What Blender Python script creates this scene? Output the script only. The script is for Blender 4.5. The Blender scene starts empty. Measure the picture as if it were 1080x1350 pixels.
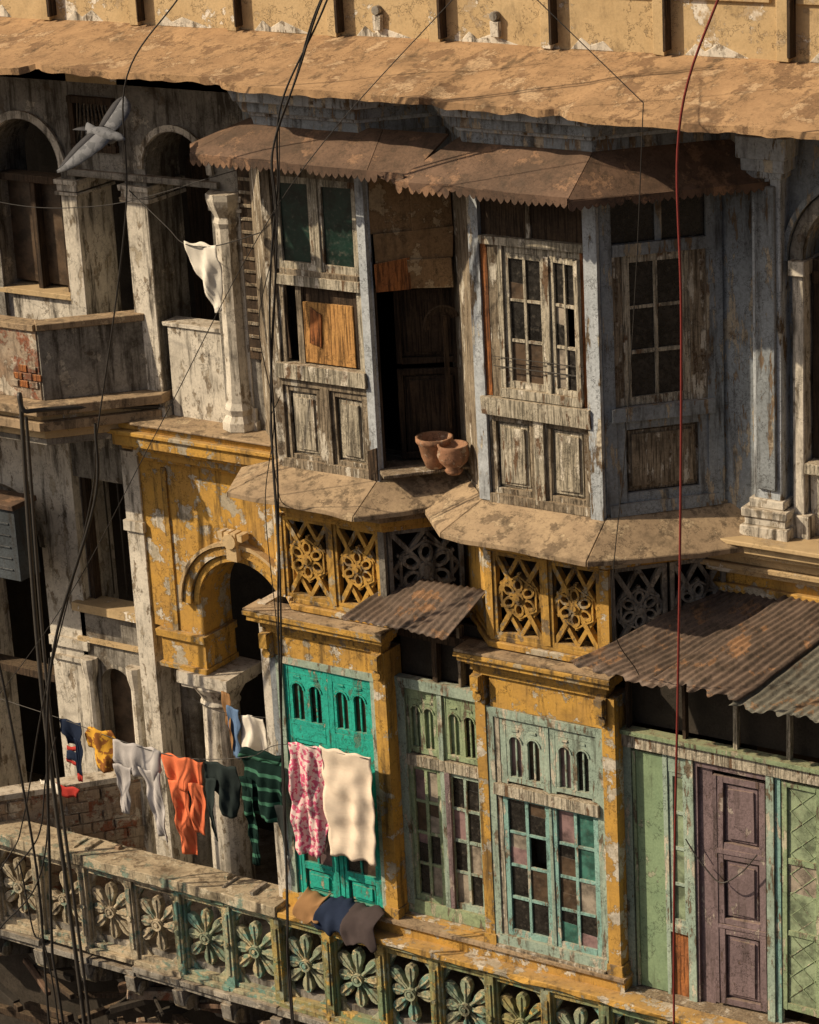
import bpy, math, random
from mathutils import Vector, Matrix, noise
rnd=random.Random(11)
S=bpy.context.scene
COL=bpy.context.collection

# ------------------------------------------------------------ materials
def N(nt,t,**k):
    n=nt.nodes.new(t)
    for a,b in k.items(): setattr(n,a,b)
    return n
def mixc(nt,fac,a,b,mode='MIX'):
    m=N(nt,'ShaderNodeMix',data_type='RGBA',blend_type=mode)
    for s,v in ((0,fac),(6,a),(7,b)):
        if hasattr(v,'is_linked'): nt.links.new(v,m.inputs[s])
        elif isinstance(v,(int,float)): m.inputs[s].default_value=v
        else: m.inputs[s].default_value=(*v,1)
    return m.outputs[2]
def ramp(nt,src,a,b,lo=0.,hi=1.):
    m=N(nt,'ShaderNodeMapRange'); m.clamp=True
    nt.links.new(src,m.inputs[0]); m.inputs[1].default_value=a; m.inputs[2].default_value=b
    m.inputs[3].default_value=lo; m.inputs[4].default_value=hi
    return m.outputs[0]
def math2(nt,op,a,b=None):
    m=N(nt,'ShaderNodeMath',operation=op)
    for i,v in ((0,a),(1,b)):
        if v is None: continue
        if hasattr(v,'is_linked'): nt.links.new(v,m.inputs[i])
        else: m.inputs[i].default_value=v
    return m.outputs[0]
def noise_tex(nt,co,scale,detail=6,rough=.6,mp=(1,1,1),loc=(0,0,0)):
    if mp!=(1,1,1) or loc!=(0,0,0):
        m=N(nt,'ShaderNodeMapping'); m.inputs['Scale'].default_value=mp; m.inputs['Location'].default_value=loc
        nt.links.new(co,m.inputs[0]); co=m.outputs[0]
    n=N(nt,'ShaderNodeTexNoise'); n.inputs['Scale'].default_value=scale; n.inputs['Detail'].default_value=detail
    n.inputs['Roughness'].default_value=rough; nt.links.new(co,n.inputs['Vector'])
    return n.outputs[0]
MC=[0]
def weather(name,c1,c2,peel=None,pt=.56,ps=5.,pmap=(1,1,1),peel2=None,grime=.5,gcol=(.035,.027,.02),dust=.55,
            dcol=(.36,.26,.16),bump=.4,rough=.85,grain=False,spec=.25,gt=.5,smap=(5,5,.6),fs=.5,blot=1.):
    m=bpy.data.materials.new(name); m.use_nodes=True; nt=m.node_tree
    bs=nt.nodes['Principled BSDF']; MC[0]+=1; L=(MC[0]*3.7,MC[0]*1.9,MC[0]*5.3)
    co=N(nt,'ShaderNodeTexCoord').outputs['Object']
    a=noise_tex(nt,co,2.6,5,.62,loc=L)
    c=mixc(nt,ramp(nt,a,.38,.62),c1,c2)
    f=noise_tex(nt,co,42,3,.7,loc=L)
    c=mixc(nt,ramp(nt,f,.42,.72,0,fs),c,tuple(x*.45 for x in c2))
    h=None
    if grain:
        g=noise_tex(nt,co,3,4,.7,mp=(18,18,1.0),loc=L)
        c=mixc(nt,ramp(nt,g,.46,.60,0,.85),c,tuple(x*.22 for x in c2))
        h=g
    pm=None
    if peel:
        p=noise_tex(nt,co,ps,8,.70,mp=pmap,loc=L)
        pm=ramp(nt,p,pt-.008,pt+.008)
        rim=ramp(nt,p,pt-.03,pt-.008,0,.5)
        c=mixc(nt,rim,c,tuple(x*.35 for x in c1))
        pc=peel
        if peel2:
            pc=mixc(nt,ramp(nt,a,.48,.53),peel,peel2)
        pc=mixc(nt,ramp(nt,f,.45,.65,0,.45),pc,tuple(x*.5 for x in peel))
        c=mixc(nt,pm,c,pc)
    s=noise_tex(nt,co,2.0,6,.7,mp=smap,loc=L)
    c=mixc(nt,ramp(nt,s,gt+.01,gt+.15,0,grime),c,gcol)
    b=noise_tex(nt,co,1.6,7,.74,loc=(L[2],L[0],L[1]))
    c=mixc(nt,ramp(nt,b,.54,.70,0,grime*blot),c,gcol)
    cr=math2(nt,'ABSOLUTE',math2(nt,'SUBTRACT',b,.47))
    crk=ramp(nt,cr,.0,.006,.75,0)
    c=mixc(nt,crk,c,tuple(x*.5 for x in gcol))
    if dust>0:
        ge=N(nt,'ShaderNodeNewGeometry'); sx=N(nt,'ShaderNodeSeparateXYZ'); nt.links.new(ge.outputs['Normal'],sx.inputs[0])
        up=ramp(nt,sx.outputs[2],.45,.95,0,dust)
        c=mixc(nt,math2(nt,'MULTIPLY',up,ramp(nt,f,.25,.6,1.,.35)),c,dcol)
    nt.links.new(c,bs.inputs['Base Color'])
    bs.inputs['Roughness'].default_value=rough; bs.inputs['Specular IOR Level'].default_value=spec
    bu=N(nt,'ShaderNodeBump'); bu.inputs['Distance'].default_value=.012; bu.inputs['Strength'].default_value=bump
    out=math2(nt,'ADD',math2(nt,'MULTIPLY',f,fs*1.6),math2(nt,'MULTIPLY',pm,-.9) if pm else s)
    out=math2(nt,'SUBTRACT',out,crk)
    if h: out=math2(nt,'SUBTRACT',out,h)
    nt.links.new(out,bu.inputs['Height']); nt.links.new(bu.outputs[0],bs.inputs['Normal'])
    return m
def plain(name,col,rough=.6,metal=0.,var=.4,sc=20,spec=.4):
    m=bpy.data.materials.new(name); m.use_nodes=True; nt=m.node_tree; bs=nt.nodes['Principled BSDF']
    co=N(nt,'ShaderNodeTexCoord').outputs['Object']
    n=noise_tex(nt,co,sc,6,.65)
    nt.links.new(mixc(nt,ramp(nt,n,.35,.7,0,var),col,tuple(x*.35 for x in col)),bs.inputs['Base Color'])
    bs.inputs['Roughness'].default_value=rough; bs.inputs['Metallic'].default_value=metal; bs.inputs['Specular IOR Level'].default_value=spec
    return m
def glass(name,col,rough=.18):
    m=bpy.data.materials.new(name); m.use_nodes=True; nt=m.node_tree; bs=nt.nodes['Principled BSDF']
    co=N(nt,'ShaderNodeTexCoord').outputs['Object']
    n=noise_tex(nt,co,5,6,.7)
    c=mixc(nt,ramp(nt,n,.42,.6),col,tuple(x*.35 for x in col))
    n2=noise_tex(nt,co,25,5,.7)
    c=mixc(nt,ramp(nt,n2,.55,.75,0,.35),c,(.22,.18,.13))
    nt.links.new(c,bs.inputs['Base Color'])
    nt.links.new(ramp(nt,n2,.4,.65,rough,.6),bs.inputs['Roughness'])
    return m
M={}
WP=(2.6,2.6,.4)
M['yellow']=weather('ochre_plaster',(.58,.335,.07),(.46,.27,.075),peel=(.42,.37,.28),peel2=(.60,.55,.46),pt=.55,ps=4.2,grime=.7,gt=.51,fs=.3,blot=.6)
M['yellow2']=weather('ochre_trim',(.58,.34,.075),(.42,.25,.065),peel=(.40,.33,.22),peel2=(.20,.14,.08),pt=.56,ps=8,grime=.8,gt=.51,fs=.35)
M['beige']=weather('beige_plaster',(.56,.42,.24),(.48,.35,.19),peel=(.74,.69,.60),peel2=(.42,.31,.18),pt=.60,ps=3.5,grime=.45,gt=.57,smap=(2,2,1),fs=.25,blot=.6)
M['white']=weather('whitewashed_plaster',(.70,.65,.56),(.54,.50,.43),peel=(.28,.23,.17),peel2=(.42,.37,.29),pt=.575,ps=7,pmap=(1.3,1.3,.6),grime=.85,gt=.50,fs=.35,blot=.55)
M['grey']=weather('grey_plaster',(.32,.30,.265),(.21,.195,.17),peel=(.46,.42,.35),peel2=(.13,.105,.08),pt=.575,ps=5,grime=.85,gt=.48)
M['bluegrey']=weather('blue_grey_paint',(.31,.345,.375),(.23,.255,.275),peel=(.44,.38,.29),peel2=(.17,.12,.08),pt=.56,ps=6,pmap=(1.8,1.8,.35),grime=.75,gt=.50,blot=.5)
M['bluepost']=weather('pale_blue_post',(.52,.56,.60),(.42,.46,.50),peel=(.58,.53,.43),peel2=(.13,.09,.055),pt=.565,ps=6,pmap=(2,2,.35),grime=.75,gt=.52,blot=.6)
M['wood']=weather('weathered_wood',(.36,.30,.22),(.26,.21,.15),peel=(.58,.54,.46),peel2=(.09,.06,.035),pt=.555,ps=5,pmap=WP,grime=.7,grain=True,gt=.53)
M['woodlt']=weather('pale_weathered_wood',(.56,.51,.41),(.43,.385,.295),peel=(.16,.10,.06),peel2=(.68,.63,.53),pt=.57,ps=6,pmap=WP,grime=.65,grain=True,gt=.53,blot=.7)
M['wooddk']=weather('dark_wood',(.10,.065,.04),(.055,.037,.025),grime=.5,grain=True,dust=.3)
M['ply']=weather('plywood',(.60,.33,.11),(.50,.26,.09),grime=.3,grain=True,dust=.2,gt=.56)
M['ply2']=weather('old_plywood',(.36,.23,.12),(.26,.16,.08),peel=(.48,.36,.22),pt=.57,ps=3,grime=.5)
M['scrap']=weather('orange_board',(.46,.17,.05),(.34,.13,.05),grime=.4,grain=True)
M['teal']=weather('teal_paint',(.03,.46,.355),(.022,.35,.28),peel=(.09,.22,.17),peel2=(.36,.34,.24),pt=.585,ps=8,pmap=(1.5,1.5,.5),grime=.5,gt=.55,blot=.6)
M['mint']=weather('mint_paint',(.37,.46,.38),(.29,.38,.32),peel=(.54,.50,.40),peel2=(.13,.10,.065),pt=.56,ps=7,pmap=(2,2,.5),grime=.65,gt=.53,blot=.7)
M['green']=weather('sage_green_paint',(.32,.40,.24),(.25,.33,.20),peel=(.50,.47,.35),peel2=(.11,.09,.06),pt=.565,ps=7,pmap=(2,2,.5),grime=.65,gt=.53,blot=.7)
M['aqua']=weather('aqua_paint',(.28,.47,.42),(.21,.38,.35),peel=(.50,.47,.38),peel2=(.12,.09,.06),pt=.565,ps=7,pmap=(2,2,.5),grime=.65,gt=.53,blot=.7)
M['greenflat']=weather('green_shutter_paint',(.25,.35,.21),(.19,.28,.17),peel=(.36,.38,.27),pt=.63,ps=5,grime=.5,gt=.54,fs=.3,blot=.5)
M['purple']=weather('mauve_paint',(.25,.185,.195),(.19,.14,.15),peel=(.42,.36,.32),peel2=(.12,.08,.07),pt=.59,ps=6,pmap=(1.5,1.5,.6),grime=.6,gt=.51,blot=.6)
M['greenst']=weather('green_balustrade',(.18,.27,.16),(.40,.30,.11),peel=(.54,.36,.10),peel2=(.30,.34,.25),pt=.53,ps=5,grime=.8)
M['stone']=weather('pale_balustrade',(.54,.46,.33),(.36,.31,.22),peel=(.20,.27,.22),peel2=(.60,.53,.40),pt=.555,ps=6,grime=.9,gt=.49)
M['stonemix']=weather('mossy_balustrade',(.48,.43,.28),(.20,.30,.22),peel=(.17,.32,.27),peel2=(.56,.46,.27),pt=.53,ps=6,grime=.85,gt=.50)
M['eave']=weather('eave_concrete',(.44,.28,.15),(.33,.205,.11),peel=(.24,.145,.08),peel2=(.50,.35,.21),pt=.555,ps=3.4,pmap=(1,.6,1),grime=.7,dust=.08,dcol=(.5,.33,.17),gt=.54,smap=(3,1.2,1),fs=.28,bump=.3)
M['skirt']=weather('dusty_concrete',(.42,.31,.195),(.29,.21,.135),peel=(.18,.13,.085),peel2=(.48,.37,.24),pt=.565,ps=4,grime=.7,dust=.2,dcol=(.46,.34,.21),fs=.25,bump=.3)
M['rust']=weather('rusty_tin',(.17,.105,.072),(.10,.063,.044),peel=(.28,.165,.10),peel2=(.075,.05,.038),pt=.55,ps=3.5,grime=.65,dust=.3,dcol=(.28,.19,.125),rough=.7,fs=.25,bump=.25)
M['corr']=weather('corrugated_iron',(.165,.118,.09),(.095,.07,.055),peel=(.28,.155,.08),peel2=(.06,.045,.038),pt=.56,ps=4,grime=.8,dust=.25,dcol=(.24,.17,.12),rough=.6,gt=.49,fs=.3)
M['corr2']=weather('corrugated_iron_pale',(.17,.165,.135),(.11,.11,.09),peel=(.22,.14,.08),peel2=(.09,.07,.055),pt=.565,ps=4,grime=.75,dust=.2,dcol=(.26,.20,.14),rough=.6,fs=.3)
M['brick']=weather('old_brick_wall',(.34,.23,.15),(.42,.35,.27),peel=(.54,.48,.39),peel2=(.27,.10,.055),pt=.535,ps=5,grime=.75)
M['dark']=weather('interior_plaster_and_shade',(.055,.045,.036),(.035,.03,.024),grime=.6,dust=0)  # near-black plaster: interior shade put into the colour, also on backing sheets
M['street']=weather('street_asphalt',(.06,.055,.05),(.05,.045,.04),grime=.4,dust=.2)
M['g_dark']=glass('dark_glass',(.022,.02,.018)); M['g_green']=glass('green_glass',(.006,.030,.022),.3); M['g_teal']=glass('teal_pane',(.06,.20,.16),.4)
M['g_pale']=glass('curtained_glass',(.36,.31,.25),.5); M['g_brown']=glass('brown_pane',(.10,.065,.04),.4); M['g_mauve']=glass('mauve_pane',(.28,.18,.18),.5)
M['g_lat']=glass('frosted_pane',(.30,.38,.24),.5)
M['black']=plain('black_rubber',(.025,.022,.02),.6); M['red']=plain('red_cable_sheath',(.20,.03,.025),.5)
M['iron']=plain('painted_iron_pipe',(.05,.045,.04),.5)
M['cab']=weather('faded_metal_cabinet',(.08,.095,.11),(.05,.06,.07),grime=.6,dust=.2)
M['terra']=weather('terracotta',(.36,.19,.11),(.27,.14,.085),peel=(.46,.34,.25),pt=.58,ps=12,grime=.6,dust=.2)

# ------------------------------------------------------------ mesh builder
ROOT=bpy.data.objects.new('old_apartment_building',None); COL.objects.link(ROOT)
class Fr:
    def __init__(s,x,y,deg=0.,z=0.):
        a=math.radians(deg); s.o=(x,y,z); s.u=(math.cos(a),math.sin(a)); s.n=(math.sin(a),-math.cos(a))
    def __call__(s,u,z,d): return (s.o[0]+s.u[0]*u+s.n[0]*d, s.o[1]+s.u[1]*u+s.n[1]*d, s.o[2]+z)
class Part:
    def __init__(s,name,parent=ROOT,bevel=.005,smooth=False):
        s.name=name;s.p=parent;s.v=[];s.f=[];s.m=[];s.mats=[];s.b=bevel;s.sm=smooth
    def mi(s,k):
        if k not in s.mats: s.mats.append(k)
        return s.mats.index(k)
    def add(s,vs,fs,k):
        n=len(s.v); s.v+=vs; i=s.mi(k)
        for f in fs: s.f.append([a+n for a in f]); s.m.append(i)
    def prism(s,F,pts,d0,d1,k,jit=0.):
        n=len(pts); j=lambda:(rnd.uniform(-jit,jit) if jit else 0)
        J=[(j(),j()) for _ in pts]
        vs=[F(p[0]+q[0],p[1]+q[1],d0) for p,q in zip(pts,J)]+[F(p[0]+q[0],p[1]+q[1],d1+j()*.6) for p,q in zip(pts,J)]
        s.add(vs,[list(range(n-1,-1,-1)),list(range(n,2*n))]+[[i,(i+1)%n,(i+1)%n+n,i+n] for i in range(n)],k)
    def box(s,F,u0,u1,z0,z1,d0,d1,k,jit=.005):
        s.prism(F,[(u0,z0),(u1,z0),(u1,z1),(u0,z1)],d0,d1,k,jit)
    def slab(s,pts,z0,z1,k,jit=0.):
        n=len(pts); J=[(rnd.uniform(-jit,jit),rnd.uniform(-jit,jit)) for _ in pts]
        vs=[(p[0]+q[0],p[1]+q[1],z0) for p,q in zip(pts,J)]+[(p[0]+q[0],p[1]+q[1],z1) for p,q in zip(pts,J)]
        s.add(vs,[list(range(n-1,-1,-1)),list(range(n,2*n))]+[[i,(i+1)%n,(i+1)%n+n,i+n] for i in range(n)],k)
    def plate(s,q,t,k):
        vs=[tuple(p) for p in q]; lo=[(p[0],p[1],p[2]-t) for p in q]
        s.add(lo+vs,[[3,2,1,0],[4,5,6,7],[0,1,5,4],[1,2,6,5],[2,3,7,6],[3,0,4,7]],k)
    def rplate(s,q,t,k,n=14,m=5,edge=.010,amp=.008):
        a,b,c,e=[Vector(v) for v in q]; vs=[];fs=[]
        for i in range(n+1):
            u=i/n
            for j in range(m+1):
                v=j/m; p=(a*(1-u)+b*u)*(1-v)+(e*(1-u)+c*u)*v
                inner=math.sin(math.pi*u)*(1-v) if 0<i<n else 0
                out=(a-e)*(1-u)+(b-c)*u; out.normalize()
                p=p+out*(noise.noise(p*3.3)*edge*2.4*(1-v))+Vector((0,0,1))*(noise.noise(p*2.3)*amp*2*min(1,inner*3))
                vs.append(tuple(p))
        K=len(vs); vs+=[(x,y,z-t) for x,y,z in vs]
        for i in range(n):
            for j in range(m):
                x=i*(m+1)+j; f=[x,x+m+1,x+m+2,x+1]; fs.append(f); fs.append([y+K for y in f[::-1]])
            x=i*(m+1); fs.append([x+K,x+m+1+K,x+m+1,x]); x+=m; fs.append([x,x+m+1,x+m+1+K,x+K])
        for j in range(m):
            fs.append([j,j+1,j+1+K,j+K]); x=n*(m+1)+j; fs.append([x+1,x,x+K,x+1+K])
        s.add(vs,fs,k)
    def bar(s,F,p,q,w,d0,d1,k):
        dx,dz=q[0]-p[0],q[1]-p[1]; l=math.hypot(dx,dz); nx,nz=-dz/l*w/2,dx/l*w/2
        s.prism(F,[(p[0]-nx,p[1]-nz),(q[0]-nx,q[1]-nz),(q[0]+nx,q[1]+nz),(p[0]+nx,p[1]+nz)],d0,d1,k)
    def ring(s,F,uc,zc,r0,r1,d0,d1,k,a0=0.,a1=360.,seg=20,sx=1.,rot=0.):
        full=abs(a1-a0)>=359.9; n=seg if full else seg+1
        cr,sr=math.cos(rot),math.sin(rot)
        def pt(r,i):
            a=math.radians(a0+(a1-a0)*i/seg); x,z=r*math.cos(a)*sx,r*math.sin(a)
            return (uc+x*cr-z*sr,zc+x*sr+z*cr)
        vs=[]
        for i in range(n):
            for r in (r0,r1):
                for d in (d0,d1):
                    p=pt(r,i); vs.append(F(p[0],p[1],d))
        fs=[]
        for i in range(n if full else n-1):
            a=i*4;b=((i+1)%n)*4
            fs+=[[a+1,b+1,b+3,a+3][::-1],[a,a+2,b+2,b][::-1],[a+2,a+3,b+3,b+2],[a,b,b+1,a+1]]
        if not full: fs+=[[0,1,3,2],[(n-1)*4+q for q in (2,3,1,0)]]
        s.add(vs,fs,k)
    def disc(s,F,uc,zc,r,d0,d1,k,seg=12,sx=1.,rot=0.):
        cr,sr=math.cos(rot),math.sin(rot)
        P=[]
        for i in range(seg):
            a=2*math.pi*i/seg; x,z=r*sx*math.cos(a),r*math.sin(a); P.append((uc+x*cr-z*sr,zc+x*sr+z*cr))
        s.prism(F,P,d0,d1,k)
    def arch(s,F,u0,u1,z0,z1,uc,r,zs,d0,d1,k,seg=14,sz=1.):
        pts=[(u0,z0),(uc-r,z0)]
        pts+=[(uc-r*math.cos(math.pi*i/seg),zs+r*sz*math.sin(math.pi*i/seg)) for i in range(seg+1)]
        pts+=[(uc+r,z0),(u1,z0),(u1,z1),(u0,z1)]
        s.prism(F,pts,d0,d1,k)
    def lathe(s,x,y,prof,k,seg=20):
        vs=[];fs=[]
        for r,z in prof:
            for i in range(seg): a=2*math.pi*i/seg; vs.append((x+r*math.cos(a),y+r*math.sin(a),z))
        for j in range(len(prof)-1):
            for i in range(seg): fs.append([j*seg+i,j*seg+(i+1)%seg,(j+1)*seg+(i+1)%seg,(j+1)*seg+i])
        fs.append(list(range(seg))[::-1]); fs.append([(len(prof)-1)*seg+i for i in range(seg)])
        s.add(vs,fs,k)
    def done(s,solid=0.):
        me=bpy.data.meshes.new(s.name); me.from_pydata(s.v,[],s.f)
        for k in s.mats: me.materials.append(M[k])
        for p,i in zip(me.polygons,s.m): p.material_index=i; p.use_smooth=s.sm
        me.update(); ob=bpy.data.objects.new(s.name,me); COL.objects.link(ob)
        if s.p: ob.parent=s.p
        if solid:
            q=ob.modifiers.new('s','SOLIDIFY'); q.thickness=solid
        if s.b:
            q=ob.modifiers.new('b','BEVEL'); q.width=s.b; q.segments=1; q.limit_method='ANGLE'; q.angle_limit=math.radians(50)
        return ob
F0=Fr(0,0); F75=Fr(0,.75); F120=Fr(0,1.2)

# ------------------------------------------------------------ components
def sash(P,F,u0,u1,z0,z1,cols,rows,k,gl,d=0.,rail=.04,bar=.02,missing=.08):
    P.box(F,u0,u0+rail,z0,z1,d-.04,d,k); P.box(F,u1-rail,u1,z0,z1,d-.04,d,k)
    P.box(F,u0+rail,u1-rail,z0,z0+rail*1.2,d-.04,d-.002,k); P.box(F,u0+rail,u1-rail,z1-rail,z1,d-.04,d-.002,k)
    a0,a1,b0,b1=u0+rail,u1-rail,z0+rail*1.2,z1-rail
    for i in range(1,cols): c=a0+(a1-a0)*i/cols; P.box(F,c-bar/2,c+bar/2,b0,b1,d-.035,d-.006,k,.003)
    for j in range(1,rows): c=b0+(b1-b0)*j/rows; P.box(F,a0,a1,c-bar/2,c+bar/2,d-.033,d-.009,k,.003)
    for i in range(cols):
        for j in range(rows):
            x0=a0+(a1-a0)*i/cols;x1=a0+(a1-a0)*(i+1)/cols;y0=b0+(b1-b0)*j/rows;y1=b0+(b1-b0)*(j+1)/rows
            if rnd.random()<missing: P.prism(F,[(x0,y0),(x1,y0),(x1,y1),(x0,y1)],d-.16,d-.15,'dark'); continue  # missing pane: near-black plate imitates the unlit room behind
            t=rnd.uniform(-.004,.004); g=rnd.choice(gl)
            P.prism(F,[(x0,y0),(x1,y0),(x1,y1),(x0,y1)],d-.030+t,d-.024+t,g)
            if rnd.random()<.22 and len(gl)>2:
                ym=y0+(y1-y0)*rnd.uniform(.3,.7); P.prism(F,[(x0,y0),(x1,y0),(x1,ym),(x0,ym+.01)],d-.022+t,d-.020+t,rnd.choice(gl))
def lancets(P,F,u0,u1,z0,z1,n,k,gl,d=0.):
    w=(u1-u0)/n
    for i in range(n):
        a=u0+w*i;b=a+w;c=(a+b)/2;r=w*.32
        P.arch(F,a,b,z0+.05,z1,c,r,z1-.07-r*1.25,d-.03,d,k,10,1.25)
        P.ring(F,c,z1-.07-r*1.25,r,r+.014,d-.002,d+.010,k,0,180,10)
        P.box(F,c-.035,c+.035,z1-.035,z1-.015,d,d+.01,k)
        P.box(F,c-.008,c+.008,z0+.05,z1-.1,d-.028,d-.012,k,.001)
        P.prism(F,[(a,z0+.05),(b,z0+.05),(b,z1),(a,z1)],d-.05,d-.034,rnd.choice(gl))
    P.box(F,u0,u1,z0,z0+.05,d-.05,d+.004,k)
def rpanel(P,F,u0,u1,z0,z1,k,d=0.,st=.05,k2=None):
    k2=k2 or k
    P.box(F,u0,u0+st,z0,z1,d-.04,d,k);P.box(F,u1-st,u1,z0,z1,d-.04,d,k)
    P.box(F,u0+st,u1-st,z0,z0+st,d-.04,d-.002,k);P.box(F,u0+st,u1-st,z1-st,z1,d-.04,d-.002,k)
    P.box(F,u0+st,u1-st,z0+st,z1-st,d-.06,d-.04,k2)
    e=st+.022
    if u1-u0>2*e+.06:
        P.box(F,u0+e,u1-e,z0+e,z1-e,d-.045,d-.024,k2); e+=.028
        P.box(F,u0+e,u1-e,z0+e,z1-e,d-.045,d-.008,k2)
def jali(P,F,u0,u1,z0,z1,k,d=0.,t=.07):
    w=.035
    P.box(F,u0,u0+w,z0,z1,d-t,d,k);P.box(F,u1-w,u1,z0,z1,d-t,d,k)
    P.box(F,u0+w,u1-w,z0,z0+w,d-t,d-.002,k);P.box(F,u0+w,u1-w,z1-w,z1,d-t,d-.002,k)
    a,b,c,e=u0+w,u1-w,z0+w,z1-w; uc,zc=(a+b)/2,(c+e)/2; R=min(b-a,e-c)/2
    for s1,s2 in ((1,1),(1,-1)):
        P.bar(F,(uc-(b-a)/2,zc-s2*(e-c)/2),(uc+(b-a)/2,zc+s2*(e-c)/2),.042,d-t+.005*s2,d-.010-.003*s2,k)
    P.bar(F,(a,zc),(uc,e),.036,d-t,d-.018,k);P.bar(F,(uc,e),(b,zc),.036,d-t,d-.020,k)
    P.bar(F,(b,zc),(uc,c),.036,d-t,d-.022,k);P.bar(F,(uc,c),(a,zc),.036,d-t,d-.024,k)
    for i in range(6):
        an=math.pi/3*i+math.pi/6
        P.ring(F,uc+R*.52*math.cos(an),zc+R*.52*math.sin(an),R*.19,R*.31,d-t+.01,d+.004-.0012*i,k,seg=10,sx=.72,rot=an-math.pi/2)
        P.bar(F,(uc+R*.82*math.cos(an),zc+R*.82*math.sin(an)),(uc+R*.99*math.cos(an),zc+R*.99*math.sin(an)),.028,d-t+.012,d-.012-.0011*i,k)
    P.ring(F,uc,zc,R*.84,R*.93,d-t,d-.006,k,seg=6,rot=math.pi/6)
    P.disc(F,uc,zc,R*.25,d-t,d+.010,k,8); P.disc(F,uc,zc,R*.13,d,d+.03,k,8)
def rosette(P,F,u0,u1,z0,z1,k,d=0.,t=.08,n=8):
    uc,zc=(u0+u1)/2,(z0+z1)/2
    H=(z1-z0)/2; W=(u1-u0)/2; R=W
    for i in range(n):
        an=2*math.pi*i/n+math.pi/2+rnd.uniform(-.05,.05); ca,sa=math.cos(an),math.sin(an)
        L=min(W/abs(ca) if abs(ca)>.01 else 9,H/abs(sa) if abs(sa)>.01 else 9)
        L=min(L,R*1.36)*rnd.uniform(.95,1.0)
        if rnd.random()<.05: continue
        w=.205*R
        p=[(.10*R,-.08*R),(L*.38,-.085*R),(L*.56,-w),(L*.77,-w*1.22),(L*.93,-w*.85),(L,-w*.2),(L,w*.2),(L*.93,w*.85),(L*.77,w*1.22),(L*.56,w),(L*.38,.085*R),(.10*R,.08*R)]
        P.prism(F,[(uc+x*ca-y*sa,zc+x*sa+y*ca) for x,y in p],d-t+.004*(i%3),d-.010-.0012*i,k)
        P.bar(F,(uc+.3*R*ca,zc+.3*R*sa),(uc+L*.9*ca,zc+L*.9*sa),.018,d-.03,d+.002,k)
    P.disc(F,uc,zc,R*.27,d-t,d+.010,k,12); P.ring(F,uc,zc,R*.18,R*.26,d,d+.026,k,seg=12); P.disc(F,uc,zc,R*.11,d,d+.035,k,8)
    for sx in (-1,1):
        for sz in (-1,1):
            P.prism(F,[(uc+sx*W,zc+sz*H),(uc+sx*W*.5,zc+sz*H),(uc+sx*W*.8,zc+sz*H*.82),(uc+sx*W,zc+sz*H*.6)],d-t,d-.02,k)
def mould(P,F,u0,u1,z0,steps,k,back=-.1,ends=True):
    z=z0
    for h,o in steps:
        P.box(F,u0-(o if ends else 0)*.8,u1+(o if ends else 0)*.8,z,z+h,back,o,k,.006); z+=h
def baypoly(x0,x1,e,yb=.75,y0=0.):
    dd=yb-y0
    return [(x0-e*.414,y0-e),(x1+e*.414,y0-e),(x1+dd+e*1.414*.7,yb),(x0-dd-e*1.414*.7,yb)]

# ------------------------------------------------------------ shell
P=Part('wall_behind',bevel=0)
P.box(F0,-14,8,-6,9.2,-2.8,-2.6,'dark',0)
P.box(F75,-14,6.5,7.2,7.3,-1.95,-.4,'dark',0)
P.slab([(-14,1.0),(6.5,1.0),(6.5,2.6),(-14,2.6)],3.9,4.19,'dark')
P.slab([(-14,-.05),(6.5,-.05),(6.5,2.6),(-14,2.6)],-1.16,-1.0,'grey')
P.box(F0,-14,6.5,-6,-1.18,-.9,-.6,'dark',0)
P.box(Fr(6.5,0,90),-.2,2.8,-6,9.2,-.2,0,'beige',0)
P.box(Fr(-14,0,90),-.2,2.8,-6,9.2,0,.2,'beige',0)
P.box(Fr(-2.5,0,90),.8,2.6,-1,7.2,-.1,0,'dark',0)  # unseen partitions, added to keep light out of the rooms
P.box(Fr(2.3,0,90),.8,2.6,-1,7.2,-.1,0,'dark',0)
P.done()

P=Part('parapet_wall')
P.box(F75,-14,6.5,7.3,9.4,-.4,0,'beige',0)
for i in range(-9,7):
    x=-.52+1.045*i+rnd.uniform(-.02,.02)
    P.box(F75,x-.05,x+.05,7.86,9.2,-.02,.06,'beige')
    P.box(F75,x+.058,x+.085,7.90,9.2,-.02,.10,'wooddk')  # dark strip standing in for the shadow the pilaster casts
    P.box(F75,x+.10,x+.95,8.30,9.1,-.02,.03,'beige')
    P.prism(F75,[(x+.2,7.86),(x+.55+rnd.random()*.3,7.86),(x+.5,7.93+rnd.random()*.05),(x+.38,7.90),(x+.3,7.96)],-.01,.006,'white')
for x in (-1.1,.05):
    P.box(F75,x-.04,x+.04,7.93,8.06,0,.05,'white'); P.disc(F75,x,8.1,.04,0,.06,'grey')
P.done()

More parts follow.
